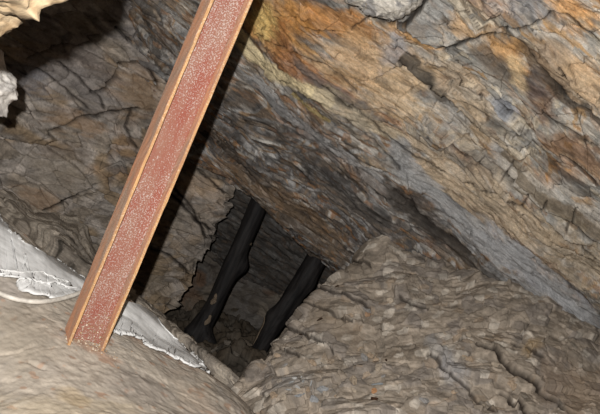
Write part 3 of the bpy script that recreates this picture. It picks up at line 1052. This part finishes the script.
def timber(name, pts, radii, knots, label, patches, seed):
    """pts: world points bottom to top; radii; knots: (t, angle, size, height)"""
    NR, NS = 130, 36
    P = resample(np.array(pts, float)[:, None, :].repeat(2, 1), NR, 2)[:, 0]
    R = np.interp(np.linspace(0, 1, NR), np.linspace(0, 1, len(radii)), radii)
    V = np.zeros((NR, NS, 3))
    ax = P[-1] - P[0]; ax /= np.linalg.norm(ax)
    fr = np.array([0, -1.0, 0]); fr = fr - ax * (fr @ ax); fr /= np.linalg.norm(fr)
    rt = np.cross(fr, ax); rt = rt / np.linalg.norm(rt)
    if rt[0] < 0: rt = -rt
    th = np.linspace(0, 2 * np.pi, NS, endpoint=False)      # 0 = to the right, 90 = towards the viewer
    T, A = np.meshgrid(np.linspace(0, 1, NR), th, indexing='ij')
    rr = R[:, None] * (1 + .10 * fbm(np.cos(A) * 1.5 + 5, np.sin(A) * 1.5, T * 9, seed=seed, o=3)
                       + .05 * fbm(np.cos(A) * 5 + 5, np.sin(A) * 5, T * 14, seed=seed + 5, o=3))
    for (t, a, sz, hh) in knots:
        da = (A - math.radians(a) + np.pi) % (2 * np.pi) - np.pi
        rr = rr + hh * np.exp(-((T - t) / sz) ** 2 - (da / .6) ** 2)
    V = P[:, None, :] + rr[..., None] * (np.cos(A)[..., None] * rt + np.sin(A)[..., None] * fr)
    org = P[0].copy()
    X = (V - org)
    f = []
    idx = np.arange(NR * NS).reshape(NR, NS)
    a, b = idx[:-1], idx[1:]
    f = np.stack([a, np.roll(a, -1, 1), np.roll(b, -1, 1), b], -1).reshape(-1, 4)
    root = bpy.data.objects.new(name, None); C.objects.link(root)
    root.location = org
    rootrot = Matrix((rt, -fr, ax)).transposed()
    root.rotation_euler = rootrot.to_euler()
    inv = np.array(rootrot.inverted())
    Xl = X.reshape(-1, 3) @ inv.T
    verts = np.concatenate([Xl, [Xl[:NS].mean(0)], [Xl[-NS:].mean(0)]])
    caps = []
    for i in range(0, NS, 1):
        j = (i + 1) % NS
        caps.append([NR * NS, j, i, i]); caps.append([NR * NS + 1, (NR - 1) * NS + i, (NR - 1) * NS + j, (NR - 1) * NS + j])
    bm = bmesh.new()
    vs = [bm.verts.new(v) for v in verts]
    for q in f: bm.faces.new([vs[k] for k in q])
    for q in caps: bm.faces.new([vs[k] for k in q[:3]])
    bmesh.ops.recalc_face_normals(bm, faces=bm.faces)
    for q in bm.faces: q.smooth = True
    me = bpy.data.meshes.new('log'); bm.to_mesh(me); bm.free()
    link('log', me, M_WOOD, root)
    for (t0, t1, a0, a1) in patches:
        n1, n2 = 12, 8
        i0, i1 = int(t0 * (NR - 1)), int(t1 * (NR - 1))
        G = np.zeros((n1, n2, 3))
        for i in range(n1):
            for j in range(n2):
                u, v = i / (n1 - 1), j / (n2 - 1)
                sh = math.sqrt(max(0, 1 - (2 * u - 1) ** 2)) * .9 + .1
                sh *= .8 + .2 * math.sin(u * 9 + a0)
                aa = math.radians((a0 + a1) / 2 + 3 * math.sin(u * 6 + t0 * 40) + (v - .5) * (a1 - a0) * sh)
                k = int(i0 + (i1 - i0) * u)
                ai = int(round(aa / (2 * np.pi) * NS)) % NS
                r_ = rr[k, ai] + .003
                G[i, j] = P[k] + r_ * (math.cos(aa) * rt + math.sin(aa) * fr) - org
        Gl = G.reshape(-1, 3) @ inv.T
        me = grid_mesh(Gl.reshape(n1, n2, 3) , None, .0)
        pt = link('bare_patch', me, M_BARE, root)
        pt['label'] = 'pale patch of bare wood on the black log'
        sol = pt.modifiers.new('thick', 'SOLIDIFY'); sol.thickness = .004; sol.offset = 0
    tag(root, label, 'timber prop')
    return root


timber('timber_prop', [W(188, 352, 3.72), W(201, 326, 3.72), W(214, 304, 3.72), W(233, 262, 3.72), W(247, 232, 3.72), W(260, 202, 3.74), W(277, 165, 3.78)],
       [.066, .062, .050, .050, .052, .056, .056], [(.11, 20, .045, .075), (.12, 150, .03, .02), (.50, -5, .045, .045), (.02, 190, .05, .03)],
       'blackened knotty timber prop standing alone in the middle of the dark recess', [(.34, .385, 80, 118), (.20, .28, 55, 85), (.62, .635, 0, 25)], 11)
timber('timber_prop', [W(246, 372, 3.62), W(262, 345, 3.62), W(276, 322, 3.62), W(292, 298, 3.62), W(307, 274, 3.62), W(321, 252, 3.64), W(345, 215, 3.66)],
       [.040, .045, .052, .056, .060, .060, .058], [(.35, 170, .05, .02), (.62, 10, .05, .015)],
       'blackened timber prop half hidden behind the edge of the rubble slope', [(.14, .33, 150, 200)], 21)


# ------------------------------------------------------------------ white sheet on the ridge
def white_mat():
    m, nt, b = new_mat('white_sheet')
    N, L = nt.nodes, nt.links
    tc = N.new('ShaderNodeTexCoord')
    mp = N.new('ShaderNodeMapping'); mp.inputs['Rotation'].default_value = (0, -math.radians(37), 0); mp.inputs['Scale'].default_value = (1, 1, 1)
    L.new(tc.outputs['Object'], mp.inputs[0])
    mp2 = N.new('ShaderNodeMapping'); mp2.inputs['Scale'].default_value = (.25, 1, 1)
    L.new(mp.outputs[0], mp2.inputs[0])
    n = N.new('ShaderNodeTexNoise'); n.inputs['Scale'].default_value = 40; n.inputs['Detail'].default_value = 7; n.inputs['Roughness'].default_value = .65
    L.new(mp2.outputs[0], n.inputs['Vector'])
    r = N.new('ShaderNodeValToRGB')
    r.color_ramp.elements[0].position = .30; r.color_ramp.elements[0].color = (*lin((172, 170, 166)), 1)
    r.color_ramp.elements[1].position = .55; r.color_ramp.elements[1].color = (*lin((214, 212, 209)), 1)
    L.new(n.outputs['Fac'], r.inputs[0]); L.new(r.outputs[0], b.inputs['Base Color'])
    b.inputs['Roughness'].default_value = .6
    bp = N.new('ShaderNodeBump'); bp.inputs['Strength'].default_value = .35; bp.inputs['Distance'].default_value = .005
    L.new(n.outputs['Fac'], bp.inputs['Height']); L.new(bp.outputs[0], b.inputs['Normal'])
    return m


M_WHITE = white_mat()


def interp_line(pts, t):
    pts = np.array(pts, float)
    d = np.concatenate([[0], np.cumsum(np.hypot(*np.diff(pts, axis=0).T))])
    d /= d[-1]
    return np.interp(t, d, pts[:, 0]), np.interp(t, d, pts[:, 1])


def sheet_mesh(top, bot, nu, nv, lift, wr, seed):
    G = np.zeros((nv, nu, 3))
    us = np.linspace(0, 1, nu)
    tx, ty = interp_line(top, us); bx, by = interp_line(bot, us)
    ox = fbm(us * 30, us * 0 + seed, seed=seed, o=4) * 1.5
    oy = fbm(us * 30, us * 0 + seed + 3, seed=seed + 1, o=4) * 1.5
    P, X, Y = mudP, *pix(mudP)
    sel = (X > -60) & (X < 240) & (Y > 190) & (Y < 400) & (P[..., 1] < 1.99)
    PX, PY, PD = X[sel], Y[sel], P[..., 1][sel]
    Dm = np.zeros((nv, nu)); gx = np.zeros((nv, nu)); gy = np.zeros((nv, nu))
    for i in range(nv):
        v = i / (nv - 1)
        gx[i] = tx * (1 - v) + (bx + ox) * v; gy[i] = ty * (1 - v) + (by + oy) * v
    for i in range(nv):
        for j in range(nu):
            d2 = (PX - gx[i, j]) ** 2 + (PY - gy[i, j]) ** 2
            k = np.argpartition(d2, 6)[:6]
            Dm[i, j] = PD[k].mean()
    for _ in range(10):
        Q = np.pad(Dm, 1, mode='edge')
        Dm = (Q[:-2, 1:-1] + Q[2:, 1:-1] + Q[1:-1, :-2] + Q[1:-1, 2:] + 2 * Dm) / 6
    vv = np.linspace(0, 1, nv)[:, None]
    G[..., 0] = (gx - 300) / F * Dm; G[..., 1] = Dm; G[..., 2] = CAMZ + (207 - gy) / F * Dm
    n = normals(G)
    s = G @ BED; t = G @ NRM
    h = lift + wr * (.5 + .5 * fbm(s * 5, t * 12, seed=seed, o=3)) + wr * .5 * np.abs(fbm(s * 3, t * 20, seed=seed + 9, o=2))
    h = h + .006 * np.exp(-((1 - vv) / .06) ** 2)           # curled lower hem
    return grid_mesh(G + n * h[..., None], None, .004)


UP = [(-40, 190), (-12, 211), (0, 219), (6, 228), (8, 233), (17, 238), (22, 243.5), (43, 257), (62, 266), (72, 274), (84, 284), (104, 296), (122, 303), (138, 308),
      (152, 318), (162, 332), (175, 345), (190, 356), (202, 368)]
LO = [(-40, 262), (-12, 272), (0, 277), (10, 277), (18, 281), (24, 285), (27, 292), (31, 299), (52, 301), (72, 297), (86, 300), (96, 322), (111, 337), (127, 338), (141, 343),
      (150, 352), (160, 355), (169, 361), (183, 368), (203, 374)]
me = sheet_mesh(UP, LO, 330, 46, .008, .008, 701)
sh = link('white_sheet', me, M_WHITE)
tag(sh, 'long torn crumpled white sheet lying along the ridge of the foreground floor', 'sheet')
me = sheet_mesh([(-30, 262), (0, 274), (16, 276), (36, 276), (52, 284), (68, 288)], [(-30, 268), (0, 279), (14, 281), (24, 285), (50, 289), (69, 294)], 90, 10, .016, .008, 733)
fo = link('sheet_fold', me, M_WHITE, sh)

# ------------------------------------------------------------------ white cable
CP = [(-60, 262, 1.68), (-20, 284, 1.67), (0, 293.5, 1.67), (10, 297.5, 1.67), (22, 300.5, 1.67), (36, 302, 1.67), (50, 301, 1.68), (64, 298, 1.70), (76, 294.5, 1.73), (86, 290, 1.75), (98, 284, 1.78), (108, 279, 1.82), (118, 283, 1.9), (128, 296, 1.97)]
cu = bpy.data.curves.new('cable', 'CURVE')
cu.dimensions = '3D'; cu.bevel_depth = .0062; cu.bevel_resolution = 4; cu.resolution_u = 10; cu.use_fill_caps = True
sp = cu.splines.new('NURBS'); sp.points.add(len(CP) - 1)
for p_, (x, y, D) in zip(sp.points, CP):
    if x < 90: D = at(mudP, x, y, 3)[0][1] - .030
    p_.co = (*W(x, y, D), 1)
sp.use_endpoint_u = True; sp.order_u = 3
tmp = bpy.data.objects.new('tmp_cable', cu)
me = bpy.data.meshes.new_from_object(tmp)
bpy.data.objects.remove(tmp)
for q in me.polygons: q.use_smooth = True
cab = link('cable', me, plain('cream_plastic', (206, 198, 186), .5, .4))
tag(cab, 'cream white cable looping across the white sheet and behind the steel prop', 'cable')


# ------------------------------------------------------------------ near rocks hanging into the frame
def lump(name, outline, D, depth, colour_fn, mat, label, seed, sub=5, amp=.02, group=None):
    """closed rock body with the given silhouette, rounded front and back"""
    cx = sum(p[0] for p in outline) / len(outline); cy = sum(p[1] for p in outline) / len(outline)
    us = np.linspace(0, 1, 161)[:-1]
    ox, oy = interp_line(outline + [outline[0]], us)
    K = 30
    V = []
    for k in range(-K, K + 1):
        a = k / K * math.pi / 2
        r = math.cos(a) ** .45 if abs(k) < K else 0
        x = cx + (ox - cx) * r; y = cy + (oy - cy) * r
        d = D + depth * math.sin(a) * .5
        q = max(d, D)
        V.append(np.stack([(x - 300) / F * q, np.full(x.shape, d), CAMZ + (207 - y) / F * q], -1))
    V = np.array(V)                                   # (2K+1, 160, 3)
    c = np.array(W(cx, cy, D))
    dirs = V - c; L = np.linalg.norm(dirs, axis=2, keepdims=True); dirs = dirs / np.maximum(L, 1e-6)
    a_ = V @ BED; b_ = V @ NRM; g_ = V[..., 1]
    r, ou, ov, e = cells(a_ / .05 + g_ * 3, b_ / .025 + g_ * 5, seed=seed, p=3)
    h = amp * .5 * (r[0] - .5) + amp * (r[1] - .5) * ov * .8
    r2, ou, ov, e = cells(a_ / .02 + g_ * 12, b_ / .012 + g_ * 14, seed=seed + 3, p=3)
    h = h + amp * .25 * (r2[0] - .5) + amp * .5 * fbm(V[..., 0] * 40, V[..., 2] * 70, g_ * 40, seed=seed + 5, o=5, g=.65)
    V2 = V + dirs * h[..., None]
    V2[0] = V2[0].mean(0); V2[-1] = V2[-1].mean(0)
    col = colour_fn(V, r, r2)
    idx = np.arange(V.shape[0] * 160).reshape(-1, 160)
    a, b = idx[:-1], idx[1:]
    f = np.stack([a, np.roll(a, -1, 1), np.roll(b, -1, 1), b], -1).reshape(-1, 4)
    me = mesh_from(V2.reshape(-1, 3), f, np.clip(col, .01, 1))
    bm = bmesh.new(); bm.from_mesh(me)
    bmesh.ops.remove_doubles(bm, verts=bm.verts, dist=1e-6)
    bmesh.ops.recalc_face_normals(bm, faces=bm.faces)
    bm.to_mesh(me); bm.free()
    o = link(name, me, mat)
    if label: tag(o, label, 'rock', group)
    return o


def tan_col(V, r, r2):
    v = fbm(V[..., 0] * 14, V[..., 2] * 40, V[..., 1] * 14, seed=801, o=4) * .5 + .5
    return palette(v * .6 + r[0] * .4, [(62, 46, 31), (94, 77, 56), (116, 101, 80), (72, 56, 38), (122, 108, 88)])


def pale_col(V, r, r2):
    v = fbm(V[..., 0] * 14, V[..., 2] * 30, V[..., 1] * 14, seed=811, o=4) * .5 + .5
    return palette(v * .6 + r[0] * .4, [(140, 132, 122), (188, 182, 174), (168, 163, 157), (198, 192, 184), (178, 146, 104)])


def grey_col(V, r, r2):
    v = fbm(V[..., 0] * 14, V[..., 2] * 50, V[..., 1] * 14, seed=821, o=4) * .5 + .5
    return palette(v * .7 + r[0] * .3, [(140, 134, 124), (186, 176, 160), (204, 196, 184), (150, 146, 142), (196, 176, 144)])


lump('rock_block', [(-150, -120), (120, -140), (96, -40), (84, -14), (66, 1), (54, 4), (44, 8), (36, 15), (28, 13), (18, 15), (8, 12), (-10, 14), (-60, 18), (-150, 10)], .60, .14, tan_col, M_DUST,
     'upper jagged tan rock jutting in at the top left corner', 41, amp=.012)
lump('rock_block', [(-120, 0), (-40, -6), (10, 6), (22, 10), (21, 20), (14, 26), (7, 33), (0, 38), (-30, 44), (-120, 48)], .64, .12, tan_col, M_DUST,
     'lower brown-tan rock just below the jagged one in the top left corner', 51, amp=.010)
lump('rock_block', [(-70, 30), (-10, 42), (0, 50), (4, 58), (8, 70), (12, 79), (18, 88), (20, 94), (15, 99), (9, 103), (8, 110), (6, 116), (1, 114), (-4, 106), (-14, 96), (-40, 84), (-90, 90)], 1.42, .22, pale_col, M_DUST,
     'white-grey pointed rock poking in from the left edge', 61, amp=.02)
q = roofD(250)
lump('rock_slab', [(338, -60), (344, -4), (352, 4), (364, 10), (376, 17), (388, 18), (400, 15), (412, 10), (419, 2), (428, -14), (440, -60)], 2.10, .14, grey_col, M_ROOF,
     'pale grey striped slab hanging from the roof at the top edge', 71, amp=.022)
# rock face to the left of the camera that carries the near blocks
rows = [[W(-330, y0, 2.2), W(-150, y0, 1.9), W(-96, y0, 1.5), W(-110, y0, 1.0), W(-190, y0, .75), W(-420, y0, .6)] for y0 in (-420, -250, -120, 0, 80, 110, 130)]
nl, nlP = rough_surface('wall_near', rows, 160, 160, lw_disp, lw_col, M_SLAB, [], [])


# ------------------------------------------------------------------ loose fragments on the rubble slope
def orient(n, spin):
    z = Vector(n).normalized()
    q_ = z.to_track_quat('Z', 'Y')
    return (q_ @ Matrix.Rotation(spin, 3, 'Z').to_quaternion()).to_euler()


def put(name, px, py, sx, sy, sz, colour, label, cat, group=None, spin=0.0, n=14, seed=0, mat=None, P=None):
    r_ = random.Random(seed + int(px * 7 + py * 13))
    me = stone_mesh(r_, sx, sy, sz, colour, n=n, name=name)
    o = link(name, me, mat or M_DUST)
    P = rubP if P is None else P
    p, nn = at(P, px, py)
    o.location = Vector(p) + Vector(nn) * (sz * .55 + .005)
    o.rotation_euler = orient(nn, spin)
    tag(o, label, cat, group)
    return o


put('wood_chip', 336, 288, .022, .006, .004, (72, 56, 42), 'small dark wood chip high on the left of the rubble slope', 'wood chip', spin=.7)
put('wood_chip', 321, 320, .024, .006, .004, (64, 50, 38), 'dark split wood chip in the middle of the left part of the slope', 'wood chip', spin=.6)
put('wood_chip', 301, 336, .010, .007, .004, (60, 46, 36), 'tiny round dark chip near the left edge of the rubble slope', 'wood chip', spin=.2)
put('wood_chip', 373, 401, .021, .008, .006, (66, 44, 30), 'dark brown wood chip lying below the orange-brown stone', 'wood chip', spin=0)
put('wood_chip', 386, 362, .012, .006, .005, (70, 50, 36), 'short brown chip to the upper right of the orange-brown stone', 'wood chip', spin=.5)
put('rock_flake', 377, 386, .030, .006, .006, (140, 144, 146), 'thin blue-grey bar-shaped flake above the orange-brown stone', 'rock flake', spin=.05)
put('stone', 374, 393, .013, .012, .010, (176, 132, 96), 'small orange-brown stone near the bottom of the slope', 'stone', spin=.1)
put('rock_flake', 298, 396, .034, .007, .006, (164, 166, 168), 'long thin grey flake lying level at the foot of the slope', 'rock flake', spin=0.02)
put('stone', 366, 316, .016, .014, .012, (168, 138, 112), 'reddish-tan stone on the upper middle of the slope', 'stone', spin=.4)
put('stone', 390, 304, .022, .018, .016, (196, 180, 160), 'pale rounded stone at the top right of the slope crest', 'stone', spin=.2)
put('stone', 366, 378, .026, .014, .012, (184, 166, 146), 'pale elongated stone lying on the slope above the blue-grey flake', 'stone', spin=1.0)
put('stone', 323, 392, .024, .020, .016, (158, 158, 158), 'blocky blue-grey stone just right of the flake pile', 'stone', spin=.3)
put('stone', 352, 384, .028, .020, .016, (170, 154, 134), 'tan stone half buried between the flake pile and the blue-grey flake', 'stone', spin=.7)
put('stone', 316, 402, .024, .018, .016, (150, 150, 150), 'squarish grey stone under the flake pile', 'stone', spin=.1)
rnd = random.Random(77)
for i, (x, y, sx, sp_) in enumerate([(292, 384, .020, 1.0), (298, 388, .022, -.6), (303, 383, .018, .4), (307, 390, .020, -.9), (289, 391, .016, .2), (295, 380, .018, -.3), (310, 384, .014, .9), (301, 379, .012, -.5)]):
    put('rock_flake', x, y, sx, sx * .32, .005, (184, 182, 178) if i % 2 else (168, 168, 166),
        'pale grey splinter in the small flake pile at the foot of the slope', 'rock flake', 'flakes piled at the foot of the slope', spin=sp_, seed=i)
for i in range(46):
    x, y = rnd.uniform(262, 520), rnd.uniform(300, 412)
    # keep to the slope itself
    if y < 376 - (x - 225) * 1.02 + 26 or y < 240 + (x - 350) * .5 + 18:
        continue
    s_ = rnd.uniform(.010, .024)
    c_ = rnd.choice([(176, 162, 144), (160, 148, 132), (150, 146, 142), (172, 152, 130), (168, 156, 142)])
    put('stone', x, y, s_, s_ * rnd.uniform(.5, .9), s_ * rnd.uniform(.4, .7), c_,
        'small loose dusty stone scattered on the rubble slope', 'stone', 'small stones scattered on the rubble slope', spin=rnd.uniform(0, 3), seed=i)
for i, (x, y, s_) in enumerate([(203, 340, .03), (196, 352, .04), (215, 352, .03), (228, 345, .035), (205, 360, .035), (236, 356, .03), (185, 338, .03)]):
    put('stone', x, y, s_, s_ * .7, s_ * .5, (120, 112, 102), 'dark stone lying on the floor of the dark recess', 'stone', 'stones on the floor of the recess', spin=i, seed=900 + i, P=pitP)
